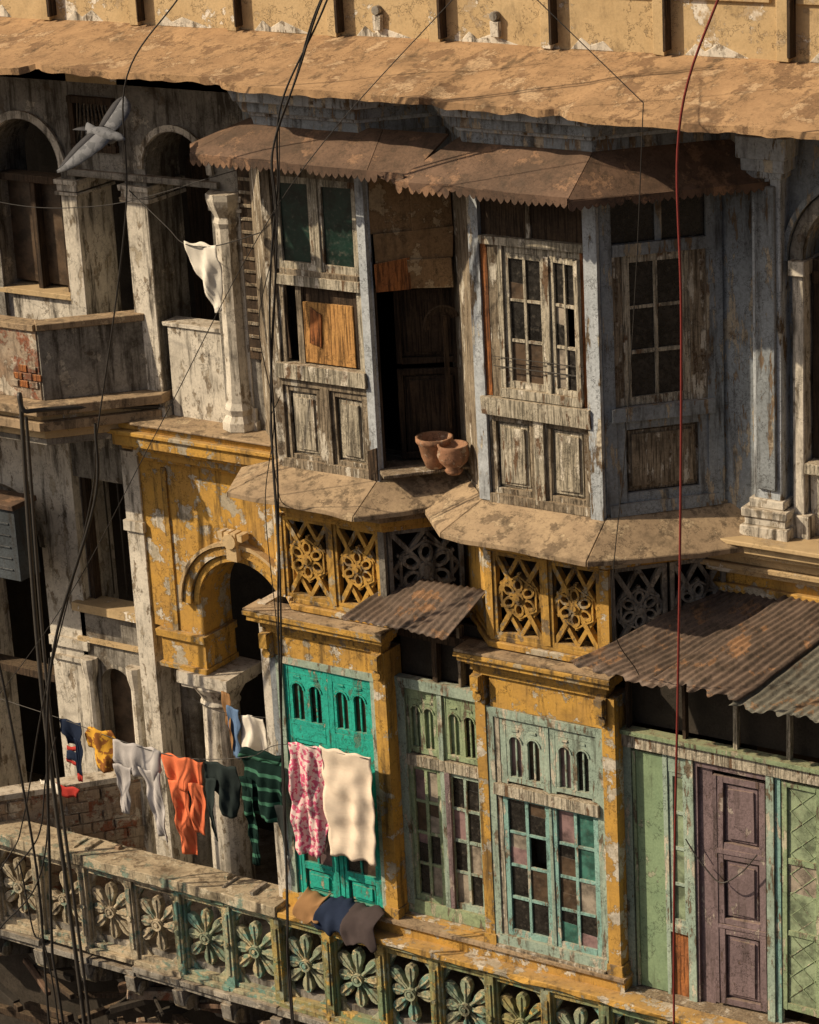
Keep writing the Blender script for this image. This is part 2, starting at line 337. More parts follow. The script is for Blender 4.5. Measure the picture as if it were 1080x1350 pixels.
# eave
P=Part('roof_eave',bevel=0)
def step(x,c,w=.05): return .5+.5*math.tanh((x-c)/w)
def eave(xa,xb):
    n=int((xb-xa)/.06); m=10; vs=[];fs=[]
    for i in range(n+1):
        x=xa+(xb-xa)*i/n
        zl=7.66-.03*step(x,-1.85)-.04*step(x,.12)-.02*step(x,1.6)+.03*step(x,-4)
        ye=-.47+.05*step(x,-4.1)-.09*step(x,-1.9)+.12*step(x,.10,.03)-.09*step(x,1.35)
        er=noise.noise(Vector((x*1.7,3.1,0)))*.045+noise.noise(Vector((x*5,7.1,0)))*.018
        er+=.05*max(0,noise.noise(Vector((x*2.9,11.,0)))-.35)*4
        for j in range(m+1):
            t=j/m; y=.8+(ye+er*t-.8)*t; z=7.875+(7.64-7.875)*t+(zl-7.64)*t*t*t+noise.noise(Vector((x*1.1,y*2,2)))*.022+noise.noise(Vector((x*4,y*4,2)))*.006
            vs.append((x,y,z))
        for j in range(m+1):
            v=vs[len(vs)-m-1]; vs.append((v[0],v[1],v[2]-.055-(.02*noise.noise(Vector((x*6,0,4))) if j==m else 0)))
    w=2*(m+1)
    for i in range(n):
        a=i*w;b=a+w
        for j in range(m):
            fs.append([a+j,a+j+1,b+j+1,b+j]); fs.append([a+m+1+j,b+m+1+j,b+m+2+j,a+m+2+j])
        fs.append([a+m,a+2*m+1,b+2*m+1,b+m])
    for a in (0,n*w): fs.append([a+j for j in range(m+1)]+[a+m+1+j for j in range(m,-1,-1)])
    P.add(vs,fs,'eave')
eave(-14,6.5)
P.done()

# ------------------------------------------------------------ upper left verandah
P=Part('upper_verandah')
P.arch(F75,-6.4,-4.57,4.2,7.6,-5.16,.42,6.5,-.5,0,'grey')
P.ring(F75,-5.16,6.5,.43,.50,0,.035,'white',0,180,18)
P.box(F75,-4.57,-3.99,6.42,7.6,-.5,-.002,'grey',0)
P.arch(F75,-3.99,-2.45,4.2,7.6,-3.38,.355,6.56,-.5,0,'grey')
P.ring(F75,-3.38,6.56,.365,.42,0,.035,'white',0,180,18)
P.box(F75,-4.62,-2.9,6.44,6.50,-.02,.05,'grey')
P.box(F75,-4.55,-4.02,6.68,6.74,-.02,.05,'wooddk');P.box(F75,-4.55,-4.02,7.12,7.18,-.02,.05,'wooddk')
P.box(F75,-4.55,-4.49,6.74,7.12,-.02,.045,'wooddk');P.box(F75,-4.08,-4.02,6.74,7.12,-.02,.045,'wooddk')
P.box(F75,-4.49,-4.08,6.74,7.12,0,.006,'g_dark')
for i in range(8):
    P.bar(F75,(-4.49+i*.058,6.74),(-4.40+i*.04,7.12),.012,.006,.02,'wood');P.bar(F75,(-4.08-i*.058,6.74),(-4.17-i*.04,7.12),.012,.012,.026,'wood')
for a,b in ((-4.75,-4.57),(-3.99,-3.74),(-2.98,-2.70)):
    for z,h,o in ((6.34,.05,.05),(6.28,.06,.03),(6.24,.035,.045)):
        P.box(F75,a-o,b+o,z,z+h,-.52,o,'white')
    P.box(F75,a-.03,b+.03,4.2,4.42,-.52,.03,'white'); P.box(F75,a-.05,b+.05,4.2,4.30,-.52,.055,'white')
    P.box(F75,a-.004,b+.004,4.42,6.24,-.504,.012,'white')
P.lathe(-2.84,.72,[(.17,4.22),(.17,4.3),(.13,4.36),(.15,4.42),(.12,4.48),(.105,4.7),(.10,6.1),(.12,6.15),(.10,6.2),(.15,6.3),(.17,6.36),(.17,6.42)],'white',8)
P.box(F75,-6.4,-4.76,4.2,5.22,-.3,-.05,'white'); P.box(F75,-6.4,-4.76,5.22,5.27,-.32,0,'beige')
P.box(F75,-5.6,-4.80,6.3,6.37,-.25,-.08,'wooddk');P.box(F75,-4.86,-4.80,5.27,6.3,-.25,-.09,'wooddk');P.box(F75,-5.23,-5.17,5.27,6.3,-.25,-.1,'wooddk')
P.box(F75,-5.6,-4.86,5.3,6.3,-.28,-.2,'g_brown')
P.box(F75,-3.66,-3.0,4.2,5.08,-.22,-.03,'white');P.box(F75,-3.70,-2.98,5.08,5.12,-.24,-.01,'white')
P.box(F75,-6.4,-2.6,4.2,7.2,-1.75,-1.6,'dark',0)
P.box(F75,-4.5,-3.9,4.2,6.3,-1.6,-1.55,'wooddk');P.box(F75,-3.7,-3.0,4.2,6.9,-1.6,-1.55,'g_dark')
P.box(F75,-2.68,-2.44,4.9,6.9,0,.04,'wooddk')
for i in range(16): P.box(F75,-2.66,-2.46,4.98+i*.12,5.01+i*.12,.04,.055,'wood',.002)
P.done()

P=Part('upper_verandah_ledge',bevel=.008)
mould(P,F75,-3.92,-2.3,3.78,[(.05,.10),(.09,.16),(.05,.24),(.11,.30),(.05,.34),(.06,.28)],'yellow',-.3)
P.box(F75,-3.92,-2.3,4.19,4.22,-.3,.33,'skirt')
P.done()

P=Part('upper_balcony_box',bevel=.008)
FB=Fr(-4.6,.05,45); FBf=Fr(0,.05)
P.box(FBf,-7.5,-4.62,4.45,5.12,-.12,0,'brick',0);P.box(FB,.0,.99,4.45,5.12,-.12,0,'grey',0)
P.box(FBf,-7.5,-4.62,5.12,5.18,-.16,.03,'skirt');P.box(FB,-.01,.99,5.12,5.185,-.16,.03,'skirt')
for r in range(3):
    for i in range(3):
        if (r,i)!=(2,0): P.box(FBf,-4.98+i*.115+(.05 if r%2 else 0),-4.875+i*.115+(.05 if r%2 else 0),4.56+r*.075,4.625+r*.075,0,.012+rnd.random()*.012,'scrap' if (r+i)%2 else 'brick',.004)
for e,z0,z1,k in ((.02,4.02,4.10,'grey'),(.06,4.10,4.20,'beige'),(.16,4.20,4.29,'skirt'),(.10,4.29,4.36,'beige'),(.20,4.36,4.45,'skirt')):
    P.slab([(-7.6,.05-e),(-4.6+e*.41,.05-e),(-3.9+e*1.0,.75-.4*e),(-3.9+e,1.2),(-7.6,1.2)],z0,z1,k,.006)
P.done()

# ------------------------------------------------------------ bays
def bay(name,x0,x1,dz,fac=True):
    P=Part(name,bevel=.008)
    for e,z0,z1,k in ((.03,6.88,7.0,'wood'),(.0,7.0,7.22,'bluegrey'),(.06,7.22,7.32,'bluegrey'),(.10,7.32,7.36,'bluepost'),(.16,7.36,7.46,'bluegrey'),(.24,7.46,7.56,'bluepost')):
        P.slab(baypoly(x0,x1,e),z0+dz,z1+dz,k,.003)
    P.slab(baypoly(x0,x1,.0),4.02+dz,4.22+dz,'wood')
    for e,z0,z1,k in ((.02,3.74,3.80,'yellow'),(.07,3.80,3.86,'yellow'),(.12,3.86,4.0,'skirt')):
        P.slab(baypoly(x0,x1,e),z0+dz,z1+dz,k,.003)
    for e,z0,z1,k in ((.03,2.86,2.92,'yellow'),(.0,2.92,2.97,'yellow2')):
        P.slab(baypoly(x0,x1,e),z0+dz,z1+dz,k,.003)
    Fl=Fr(x0-.745,.745,-45)
    P.box(Fl,0,1.03,4.22,6.88,-.06,-.01,'wood');P.box(Fl,0,1.03,2.95,3.75,-.06,-.01,'yellow')  # unseen left facets, plain panels put in to stop light
    P.slab([(x0+.03,.22),(x1-.03,.22),(x1+.45,.72),(x0-.45,.72)],2.95+dz,3.74+dz,'dark')  # near-black block imitating the shaded hollow behind the lattice
    return P
FA=Fr(-.85,0,45); FBr=Fr(1.34,0,45)
bay('bay_window_structure',-1.85,-.85,0).done()
P=Part('bay_window_panels')
P.box(F0,-1.90,-1.80,4.22,6.88,-.08,.02,'wood');P.box(F0,-.92,-.83,4.20,6.88,-.06,.03,'bluepost')
P.box(F0,-1.80,-.92,6.80,6.88,-.05,.0,'wood')
P.box(F0,-1.80,-.92,5.86,5.95,-.06,.03,'woodlt'); P.box(F0,-1.76,-.95,5.95,6.0,-.05,.01,'wood')
for a,b in ((-1.79,-1.37),(-1.35,-.93)):
    sash(P,F0,a,b,5.99,6.80,1,1,'woodlt',['g_green'],-.01,.06,missing=0)
P.box(F0,-1.365,-1.32,5.99,6.80,-.05,.004,'woodlt')
P.box(F0,-1.79,-1.74,5.16,5.86,-.05,.0,'wood');P.box(F0,-.98,-.925,5.16,5.86,-.05,.0,'woodlt')
P.box(F0,-1.62,-1.56,5.16,5.86,-.05,-.01,'wood')
P.box(F0,-1.56,-1.04,5.18,5.72,-.05,-.02,'ply'); P.box(F0,-1.04,-.98,5.18,5.86,-.06,-.03,'wooddk')
P.prism(F0,[(-1.50,5.36),(-1.38,5.33),(-1.36,5.62),(-1.47,5.68)],-.02,-.005,'scrap')
P.box(F0,-1.56,-1.04,5.72,5.86,-.06,-.04,'wooddk')
P.box(F0,-1.84,-.90,5.04,5.16,-.08,.06,'woodlt',.01); P.box(F0,-1.80,-.92,4.96,5.04,-.05,.02,'wood',.006)
for a,b in ((-1.80,-1.40),(-1.32,-.93)): rpanel(P,F0,a,b,4.28,4.96,'wood',0,.055,'woodlt')
P.box(F0,-1.41,-1.31,4.24,4.98,-.05,.025,'wood'); P.box(F0,-1.86,-.86,4.21,4.29,-.06,.03,'wood',.008)
P.prism(F0,[(-.93,4.22),(-.84,4.22),(-.84,4.52),(-.93,4.48)],.03,.045,'wooddk',.004)
P.prism(F0,[(-1.76,5.2),(-1.70,5.2),(-1.735,5.8),(-1.77,5.8)],-.02,-.01,'wooddk')
for u0,u1,z0,z1,k,d in ((.05,.40,6.35,6.86,'ply2',0),(.38,.74,6.30,6.86,'ply2',.012),(.05,.74,6.12,6.36,'ply2',.02),(.06,.36,5.88,6.13,'scrap',.03),(.34,.72,5.86,6.11,'ply2',.034)):
    P.box(FA,u0,u1,z0,z1,d-.015,d,k,.018)
P.box(FA,.0,.045,4.22,6.88,-.06,.0,'bluepost')
P.box(FA,.03,.07,4.22,5.9,-.05,-.01,'wooddk')
for i in range(5): P.ring(FA,.60,5.55,.10+.012*i,.112+.012*i,.02+.005*i,.028+.005*i,'wooddk',20,200,12,1.0)
P.box(FA,.62,.66,4.6,5.6,-.02,.0,'wooddk')
P.box(FA,-.05,.80,4.22,4.28,-.3,.02,'wood');P.box(FA,.0,.78,4.282,4.31,-.02,.20,'wood',.008)
Fi=Fr(-.85,.35,30); rpanel(P,Fi,.0,.55,4.3,5.1,'wooddk',0);rpanel(P,Fi,.0,.55,5.15,5.9,'wooddk',0)
P.done()
bay('bay_window_right_structure',.2,1.34,.006).done()
P=Part('bay_window_right_panels')
P.box(F0,.17,.27,4.20,6.88,-.08,.03,'bluepost');P.box(F0,1.24,1.36,4.16,6.88,-.06,.04,'bluepost')
P.box(F0,.27,1.24,6.40,6.47,-.05,.03,'woodlt');P.box(F0,.27,1.24,6.47,6.88,-.05,-.02,'wooddk');P.box(F0,.70,.74,6.47,6.88,-.05,.0,'wood')  # transom panel in dark wood, its tone carrying the canopy's shade
P.box(F0,.27,.33,5.12,6.40,-.05,.012,'scrap');P.box(F0,.33,.42,5.12,6.40,-.05,.005,'wood')
P.box(F0,1.19,1.24,5.05,6.40,-.05,.006,'scrap');P.box(F0,.42,.47,5.14,6.40,-.05,.02,'woodlt')
sash(P,F0,.47,.86,5.20,6.34,2,3,'woodlt',['g_dark','g_dark','g_brown','g_dark'],0,.05,.026)
sash(P,Fr(.90,0,-9),.0,.29,5.20,6.34,2,3,'woodlt',['g_dark','g_dark','g_pale'],.0,.042,.024)
P.box(F0,.86,.90,5.20,6.34,-.05,.02,'woodlt');P.box(F0,.47,1.19,6.34,6.40,-.05,.0,'woodlt');P.box(F0,.42,1.19,5.12,5.2,-.05,.04,'woodlt')
P.box(F0,.24,1.26,4.96,5.12,-.07,.06,'woodlt',.01)
for a,b in ((.28,.72),(.80,1.23)): rpanel(P,F0,a,b,4.26,4.96,'wood',0,.06,'woodlt')
P.box(F0,.71,.81,4.22,4.97,-.05,.03,'woodlt'); P.box(F0,.24,1.26,4.19,4.27,-.06,.03,'wood')
for z in (5.38,5.46): P.box(F0,.36,1.20,z,z+.008,.03,.038,'iron',.003)
P.box(FBr,.02,.12,4.22,6.88,-.05,.015,'bluegrey');P.box(FBr,.90,1.03,4.22,6.88,-.05,.015,'bluegrey')
P.box(FBr,.12,.90,6.36,6.46,-.05,.02,'bluegrey');P.box(FBr,.12,.90,6.46,6.88,-.05,-.02,'g_dark');P.box(FBr,.48,.54,6.46,6.88,-.04,.0,'bluegrey')
P.box(FBr,.12,.20,5.12,6.36,-.05,.0,'wood');P.box(FBr,.76,.90,5.12,6.36,-.05,.0,'wood')
sash(P,FBr,.20,.76,5.12,6.36,2,3,'woodlt',['g_dark'],-.005,.06,.028,missing=.0)
P.box(FBr,.08,.94,5.0,5.12,-.05,.05,'bluegrey'); rpanel(P,FBr,.12,.90,4.30,5.0,'bluegrey',0,.08,'wood')
P.box(FBr,.05,.98,4.2,4.30,-.05,.03,'bluegrey')
P.done()

# canopies
P=Part('tin_canopy',bevel=0)
def valance(F,u0,u1,z,dep=.09,pitch=.062,k='rust'):
    n=int((u1-u0)/pitch); low=[]
    for i in range(n):
        a=u0+(u1-u0)*i/n; w=(u1-u0)/n; q=rnd.uniform(.8,1.1) if rnd.random()>.06 else .45
        for t in (0.02,.2,.5,.8,.98):
            low.append((a+w*t,z-dep*q*(.55+.45*math.sin(math.pi*t))+rnd.uniform(-.004,.004)))
    P.prism(F,[(u0,z)]+low+[(u1,z)],-.004,.004,k)
P.rplate([(-2.26,-.46,7.05),(-.50,-.46,7.01),(-.62,.0,7.27),(-1.95,.0,7.27)],.02,'rust',30,7)
P.rplate([(-.495,-.46,7.008),(-.12,-.43,6.99),(-.02,.05,7.26),(-.615,.0,7.268)],.02,'rust',8,7)
P.plate([(-2.50,-.15,7.05),(-2.265,-.46,7.05),(-1.955,.0,7.268),(-2.0,.10,7.27)],.02,'rust')
P.rplate([(-.19,-.49,6.985),(.62,-.49,6.965),(.70,.0,7.26),(.12,.0,7.26)],.02,'rust',16,7)
P.rplate([(.625,-.49,6.972),(1.38,-.49,6.955),(1.36,.0,7.265),(.705,.0,7.265)],.02,'rust',16,7)
P.rplate([(1.385,-.49,6.952),(2.62,.75,6.90),(2.15,.75,7.22),(1.365,.0,7.262)],.02,'rust',26,7)
valance(Fr(0,-.47),-2.26,-.13,7.035);valance(Fr(0,-.50),-.19,1.38,6.965);valance(Fr(1.385,-.495,45),0,1.72,6.935,.08)
P.done()

P=Part('sill_skirt',bevel=.006)
P.rplate([(-2.16,-.45,4.06),(-.84,-.45,4.03),(-.86,-.0,4.23),(-1.86,-.0,4.23)],.05,'skirt',14,4)
P.rplate([(-.836,-.45,4.03),(-.05,.28,4.03),(-.30,.56,4.23),(-.856,0,4.23)],.05,'skirt',10,4)
P.plate([(-2.42,.12,4.08),(-2.165,-.45,4.06),(-1.865,0,4.23),(-1.97,.12,4.23)],.05,'skirt')
P.rplate([(.04,-.46,4.02),(1.42,-.46,3.98),(1.36,0,4.2),(.19,0,4.2)],.05,'skirt',14,4)
P.rplate([(1.425,-.46,3.98),(2.60,.70,3.92),(2.12,.77,4.2),(1.365,0,4.2)],.05,'skirt',14,4)
P.plate([(-.75,.35,4.02),(.035,-.46,4.02),(.185,0,4.2),(-.3,.5,4.2)],.05,'skirt')
P.done()

P=Part('stone_lattice',bevel=0)
for a,b in ((-1.93,-1.42),(-1.38,-.90)): jali(P,F0,a,b,2.97,3.74,'yellow2')
P.box(F0,-1.42,-1.38,2.97,3.74,-.06,.012,'yellow2');P.box(F0,-.90,-.84,2.97,3.74,-.06,.012,'grey');P.box(F0,-1.99,-1.93,2.97,3.74,-.06,.012,'yellow')
for a,b in ((.24,.74),(.79,1.28)): jali(P,F0,a,b,2.97,3.74,'yellow2')
P.box(F0,.74,.79,2.97,3.74,-.06,.012,'yellow2');P.box(F0,.17,.24,2.97,3.74,-.06,.012,'yellow');P.box(F0,1.28,1.36,2.97,3.74,-.06,.012,'yellow')
jali(P,FA,.04,.70,2.97,3.74,'grey');jali(P,FBr,.04,.52,2.97,3.74,'grey');jali(P,FBr,.55,1.03,2.97,3.74,'grey')
P.done()

# ------------------------------------------------------------ lower fronts
P=Part('lower_front')
def cornice(u0,u1):
    mould(P,F0,u0,u1,2.60,[(.04,.03),(.06,.05),(.035,.09),(.05,.14),(.045,.17)],'yellow2',-.1)
    P.box(F0,u0-.13,u1+.13,2.832,2.85,-.1,.16,'skirt')
    for u in (u1-.02,u0+.02):
        P.box(F0,u-.05,u+.05,2.36,2.6,0,.05,'yellow2');P.box(F0,u-.04,u+.04,2.46,2.60,.04,.10,'yellow2');P.disc(F0,u,2.40,.045,.0,.065,'yellow2')
cornice(-2.18,-.95);cornice(.05,1.30)
P.box(F0,-2.16,-1.03,2.38,2.60,-.08,0,'yellow');P.box(F0,.16,1.27,2.30,2.60,-.08,0,'yellow')
for a,b,k in ((-1.03,-.91,'yellow'),(.02,.12,'yellow'),(1.27,1.39,'yellow')):
    P.box(F0,a,b,0,2.6,-.25,.02,k); P.box(F0,a-.015,b+.015,0,.10,-.2,.035,'yellow2')
P.box(F0,-2.26,-2.17,-1,2.86,-.9,0,'white')
P.box(F0,-2.17,-2.10,-.1,2.38,-.08,.0,'bluegrey');P.box(F0,-2.10,-2.03,-.1,2.38,-.08,.015,'mint');P.box(F0,-1.08,-1.03,-.1,2.38,-.08,.01,'mint');P.box(F0,-2.10,-1.03,2.31,2.38,-.07,.012,'mint')
for a,b in ((-2.03,-1.56),(-1.55,-1.08)):
    P.box(F0,a,a+.045,0.,2.31,-.05,-.01,'teal');P.box(F0,b-.045,b,0.,2.31,-.05,-.01,'teal')
    lancets(P,F0,a+.045,b-.045,1.72,2.22,2,'teal',['g_dark','g_brown','g_dark'],-.015)
    P.box(F0,a+.045,b-.045,2.22,2.31,-.05,-.012,'teal');P.box(F0,a+.045,b-.045,1.58,1.72,-.05,-.012,'teal')
    rpanel(P,F0,a+.045,b-.045,.9,1.58,'teal',-.015,.04);sash(P,F0,a+.045,b-.045,.30,.9,2,1,'teal',['g_brown','g_mauve','g_dark'],-.015,.035)
    rpanel(P,F0,a+.045,b-.045,0,.30,'teal',-.015,.04)
P.box(F0,.12,.19,0,2.30,-.08,.01,'mint');P.box(F0,1.20,1.27,0,2.30,-.08,.01,'mint');P.box(F0,.19,1.20,2.22,2.30,-.08,.012,'mint')
P.box(F0,.19,.24,.05,2.22,-.06,-.005,'woodlt')
for a,b in ((.24,.71),(.73,1.19)):
    lancets(P,F0,a+.06,b-.05,1.62,2.14,2,'mint',['g_brown','g_mauve','g_dark'],-.012)
    P.box(F0,a,a+.06,1.60,2.22,-.05,-.008,'mint');P.box(F0,b-.05,b,1.60,2.22,-.05,-.008,'mint');P.box(F0,a+.06,b-.05,2.14,2.22,-.05,-.01,'mint')
    sash(P,F0,a,b,.12,1.50,2,4,'aqua',['g_dark','g_brown','g_teal','g_dark','g_mauve','g_dark','g_pale','g_brown','g_dark'],-.012,.05,.028)
P.box(F0,.17,1.22,1.49,1.60,-.06,.035,'woodlt',.008);P.box(F0,.705,.735,.12,2.2,-.05,.0,'mint')
P.box(F0,.13,1.26,.0,.12,-.07,.02,'mint');P.box(F0,.14,1.25,-.03,.03,-.06,.05,'wood')
FC=Fr(0,.16)
P.box(FC,-.91,-.83,-.05,2.3,-.06,.02,'mint');P.box(FC,-.06,.02,-.05,2.3,-.06,.02,'green');P.box(FC,-.91,.02,2.24,2.34,-.06,.03,'mint')
P.box(FC,-.49,-.44,-.05,2.24,-.06,.012,'mint')
for a,b in ((-.83,-.49),(-.44,-.06)):
    lancets(P,FC,a+.03,b-.03,1.62,2.15,2,'green',['g_brown','g_lat','g_dark'],-.01)
    P.box(FC,a,a+.03,1.60,2.24,-.05,-.006,'green');P.box(FC,b-.03,b,1.6,2.24,-.05,-.006,'green');P.box(FC,a+.03,b-.03,2.15,2.24,-.05,-.008,'green')
    sash(P,FC,a,b,.15,1.50,2,4,'green' if a<-.6 else 'mint',['g_dark','g_dark','g_brown','g_pale','g_dark','g_mauve'],-.01,.05,.028)
P.box(FC,-.83,-.06,1.50,1.60,-.06,.025,'woodlt',.006);P.box(FC,-.9,.02,0.02,.15,-.06,.02,'green')
P.box(FC,-.44,-.39,.15,1.5,-.02,.02,'purple')
P.box(FC,-.9,.02,2.34,2.9,-.12,-.10,'dark');P.box(FC,-.9,.02,2.72,2.80,-.08,.0,'wooddk');P.box(FC,-.52,-.47,2.34,2.9,-.08,.0,'wooddk');P.box(FC,-.25,-.22,2.34,2.9,-.08,.0,'wood')  # near-black backing sheet imitates shade in the transom openings
P.box(FC,-.92,.04,-.12,0.02,-.1,.10,'yellow')
P.box(F0,-2.2,1.42,-.20,0,-.2,.03,'yellow',.006); P.box(F0,-1.1,1.44,-.035,.0,-.1,.07,'skirt',.006)
P.done()

P=Part('lower_right_front')
FD=Fr(0,.12)
P.box(FD,1.39,4.6,2.14,2.26,-.06,.03,'woodlt',.006); P.box(FD,1.39,4.6,2.26,2.30,-.06,.06,'green')
P.box(FD,1.39,4.6,2.3,3.0,-.16,-.14,'dark');  # shade inside the transom, imitated by a near-black sheet
for x in (1.42,1.95,2.42,2.90,3.4,3.9): P.box(FD,x,x+.035,2.3,2.95,-.06,.0,'woodlt' if x>2 else 'wooddk')
P.box(FD,1.39,4.6,2.86,2.92,-.06,0,'wooddk')
P.box(FD,1.39,1.46,-.2,2.14,-.06,.01,'mint');
P.box(FD,1.47,1.76,-.12,2.10,-.05,-.01,'greenflat');P.box(FD,1.47,1.50,-.12,2.10,-.05,.0,'green')
P.box(FD,1.76,1.80,-.2,2.14,-.05,.0,'mint')
P.box(FD,1.80,1.98,1.98,2.14,-.05,-.005,'mint');sash(P,FD,1.80,1.98,.55,1.98,1,4,'mint',['g_lat','g_pale','g_lat'],-.01,.04,.03,missing=0)
P.box(FD,1.80,1.98,-.15,.50,-.05,-.03,'scrap');P.box(FD,1.80,1.98,.48,.55,-.05,0,'mint')
P.box(FD,1.98,2.05,-.2,2.14,-.06,.015,'mint')
P.box(FD,2.05,2.08,-.2,2.14,-.06,.0,'purple');P.box(FD,2.08,2.72,2.08,2.14,-.06,.0,'purple');P.box(FD,2.08,2.72,-.2,2.1,-.20,-.16,'dark')  # near-black sheet stands in for shade in the door gap
Fp=Fr(2.08,.13,4)
P.box(Fp,.0,.13,-.14,2.06,-.05,-.02,'purple')
for z0,z1 in ((1.36,2.02),(.66,1.32),(-.10,.62)): rpanel(P,Fp,.17,.60,z0,z1,'purple',.005,.055)
P.box(Fp,.14,.17,-.10,2.02,-.03,.012,'purple');P.box(Fp,.17,.60,1.32,1.36,-.03,.012,'purple');P.box(Fp,.17,.60,.62,.66,-.03,.012,'purple')
P.box(FD,2.72,2.79,-.2,2.14,-.06,.02,'mint');P.box(FD,2.79,2.84,-.2,2.14,-.06,.0,'aqua')
for a,b in ((2.84,3.20),(3.24,3.60),(3.7,4.1),(4.12,4.5)):
    sash(P,FD,a,b,.0,2.10,1,3,'green',['g_lat','g_pale','g_lat'],-.01,.05,.05,missing=0)
    for i in range(10):
        P.bar(FD,(a+.05,.1+i*.19),(b-.05,.1+i*.19+.24),.007,-.033,-.028,'green');P.bar(FD,(b-.05,.1+i*.19),(a+.05,.1+i*.19+.24),.007,-.032,-.027,'green')
P.box(FD,3.2,3.24,-.1,2.12,-.05,.01,'mint');P.box(FD,3.6,3.7,-.1,2.12,-.05,.01,'mint')
P.box(FD,1.4,4.6,-.28,-.14,-.1,.12,'wood');P.box(FD,1.39,4.6,-.6,-.28,-.1,.1,'green')
P.done()

P=Part('upper_right_wall',bevel=.008)
P.box(F75,2.0,2.42,4.0,7.6,-.4,-.002,'bluegrey',0)
P.arch(F75,2.42,4.6,4.0,7.6,3.32,.55,6.3,-.5,-.05,'bluegrey')
P.ring(F75,3.32,6.3,.56,.66,-.05,.0,'grey',0,180,20);P.ring(F75,3.32,6.3,.68,.72,-.05,.03,'bluegrey',0,180,20)
P.box(F75,2.37,2.62,4.2,7.0,-.1,.10,'bluepost',.006);P.box(F75,2.41,2.58,4.4,6.9,.09,.13,'bluegrey',.006)
for z0,z1,e in ((4.0,4.10,.09),(4.10,4.17,.06),(4.17,4.24,.08),(4.24,4.32,.03),(6.96,7.02,.03),(7.02,7.12,.06),(7.12,7.3,.09)):
    P.box(F75,2.37-e,2.62+e,z0,z1,-.1,.10+e,'bluepost' if z0>5 else 'white',.005)
P.box(F75,2.66,2.80,6.18,6.3,-.4,.06,'white');P.box(F75,2.68,2.78,4.0,6.18,-.4,.02,'white');P.box(F75,2.66,2.84,4.0,4.2,-.4,.07,'white')
P.box(F75,2.80,2.88,4.6,6.3,-.4,-.1,'wooddk');P.box(F75,2.8,4.2,4.55,4.65,-.4,.06,'woodlt');P.box(F75,2.88,4.2,4.65,6.3,-.42,-.3,'g_brown')
P.box(F75,2.8,4.2,6.1,6.2,-.4,-.08,'wooddk');P.box(F75,2.8,4.2,4.0,4.55,-.4,-.05,'white')
P.done()
P=Part('upper_right_ledge',bevel=.008)
mould(P,F75,2.0,6.4,3.62,[(.06,.10),(.05,.16),(.10,.13),(.05,.22),(.08,.28),(.05,.34)],'beige',-.3)
P.box(F75,1.9,6.4,3.0,3.62,-.3,.0,'yellow',0); P.box(F75,1.95,6.4,3.42,3.5,-.1,.05,'yellow')
P.done()

def corr(name,q,pitch=.075,k='corr',amp=.009):
    P=Part(name,bevel=0,smooth=True); a,b,c,e=[Vector(v) for v in q]
    n=max(8,int(((b-a).length)/pitch*6)); m=14; nr=(b-a).cross(e-a).normalized()
    vs=[];fs=[]
    for i in range(n+1):
        u=i/n
        jag=noise.noise(Vector((u*9,1,a.x)))*.05
        for j in range(m+1):
            v=j/m-jag*(1-j/m)
            p=(a*(1-u)+b*u)*(1-v)+(e*(1-u)+c*u)*v
            p=p+nr*(amp*math.sin(u*(b-a).length/pitch*2*math.pi)+.045*noise.noise(p*1.7)+.014*noise.noise(p*6))
            vs.append(tuple(p))
    for i in range(n):
        for j in range(m): x=i*(m+1)+j; fs.append([x,x+m+1,x+m+2,x+1])
    P.add(vs,fs,k); return P.done(solid=.004)
corr('corrugated_awning',[(-1.10,-.36,3.04),(-.02,-.36,3.02),(.16,.05,3.36),(-.92,.28,3.22)])
corr('corrugated_awning_sheet',[(1.20,-.46,3.06),(2.02,-.5,3.02),(2.70,.75,3.45),(2.04,.74,3.45)])
corr('corrugated_awning_sheet',[(1.98,-.53,3.065),(2.78,-.5,3.05),(3.3,.75,3.48),(2.62,.74,3.49)],k='corr')
corr('corrugated_awning_sheet',[(2.72,-.52,3.01),(3.6,-.5,3.0),(4.1,.75,3.46),(3.22,.74,3.45)],k='corr2')
corr('corrugated_awning_sheet',[(3.5,-.52,3.04),(5.2,-.5,3.02),(5.2,.75,3.48),(4.0,.74,3.48)],k='corr')

# ------------------------------------------------------------ lower left arcade
P=Part('lower_arcade',bevel=.008)
P.arch(F75,-3.96,-2.2,2.05,3.80,-3.0,.49,2.38,-.45,0,'yellow',20)
P.ring(F75,-3.0,2.38,.50,.56,0,.03,'yellow2',0,180,22);P.ring(F75,-3.0,2.38,.575,.66,0,.06,'yellow',0,180,22);P.ring(F75,-3.0,2.38,.67,.70,0,.085,'beige',0,180,22)
P.box(F75,-3.06,-2.94,2.92,3.16,.02,.12,'beige');P.disc(F75,-3.0,3.12,.075,.02,.15,'beige')
for i in range(4): P.box(F75,-3.14+.075*i,-3.085+.075*i,3.13,3.2,.02,.13,'beige')
P.box(F75,-4.0,-3.47,1.66,2.05,-.45,.03,'yellow');P.box(F75,-4.03,-3.44,1.98,2.05,-.46,.07,'yellow2');P.box(F75,-4.02,-3.45,1.66,1.71,-.46,.06,'yellow2')
P.box(F75,-3.85,-3.79,2.05,3.7,-.02,.02,'yellow2')
P.lathe(-3.5,.93,[(.27,-1),(.27,-.8),(.21,-.75),(.20,.2),(.18,1.28),(.20,1.31),(.18,1.35),(.22,1.42),(.27,1.5),(.27,1.54)],'white',24)
P.box(F75,-3.80,-3.20,1.54,1.66,-.48,.10,'white');P.box(F75,-3.77,-3.23,1.50,1.54,-.45,.07,'white')
P.box(F75,-4.3,-3.82,-1,1.62,-.8,-.45,'grey');P.lathe(-4.05,1.2,[(.16,-1),(.13,1.3),(.17,1.4),(.19,1.5),(.19,1.6)],'grey',14)
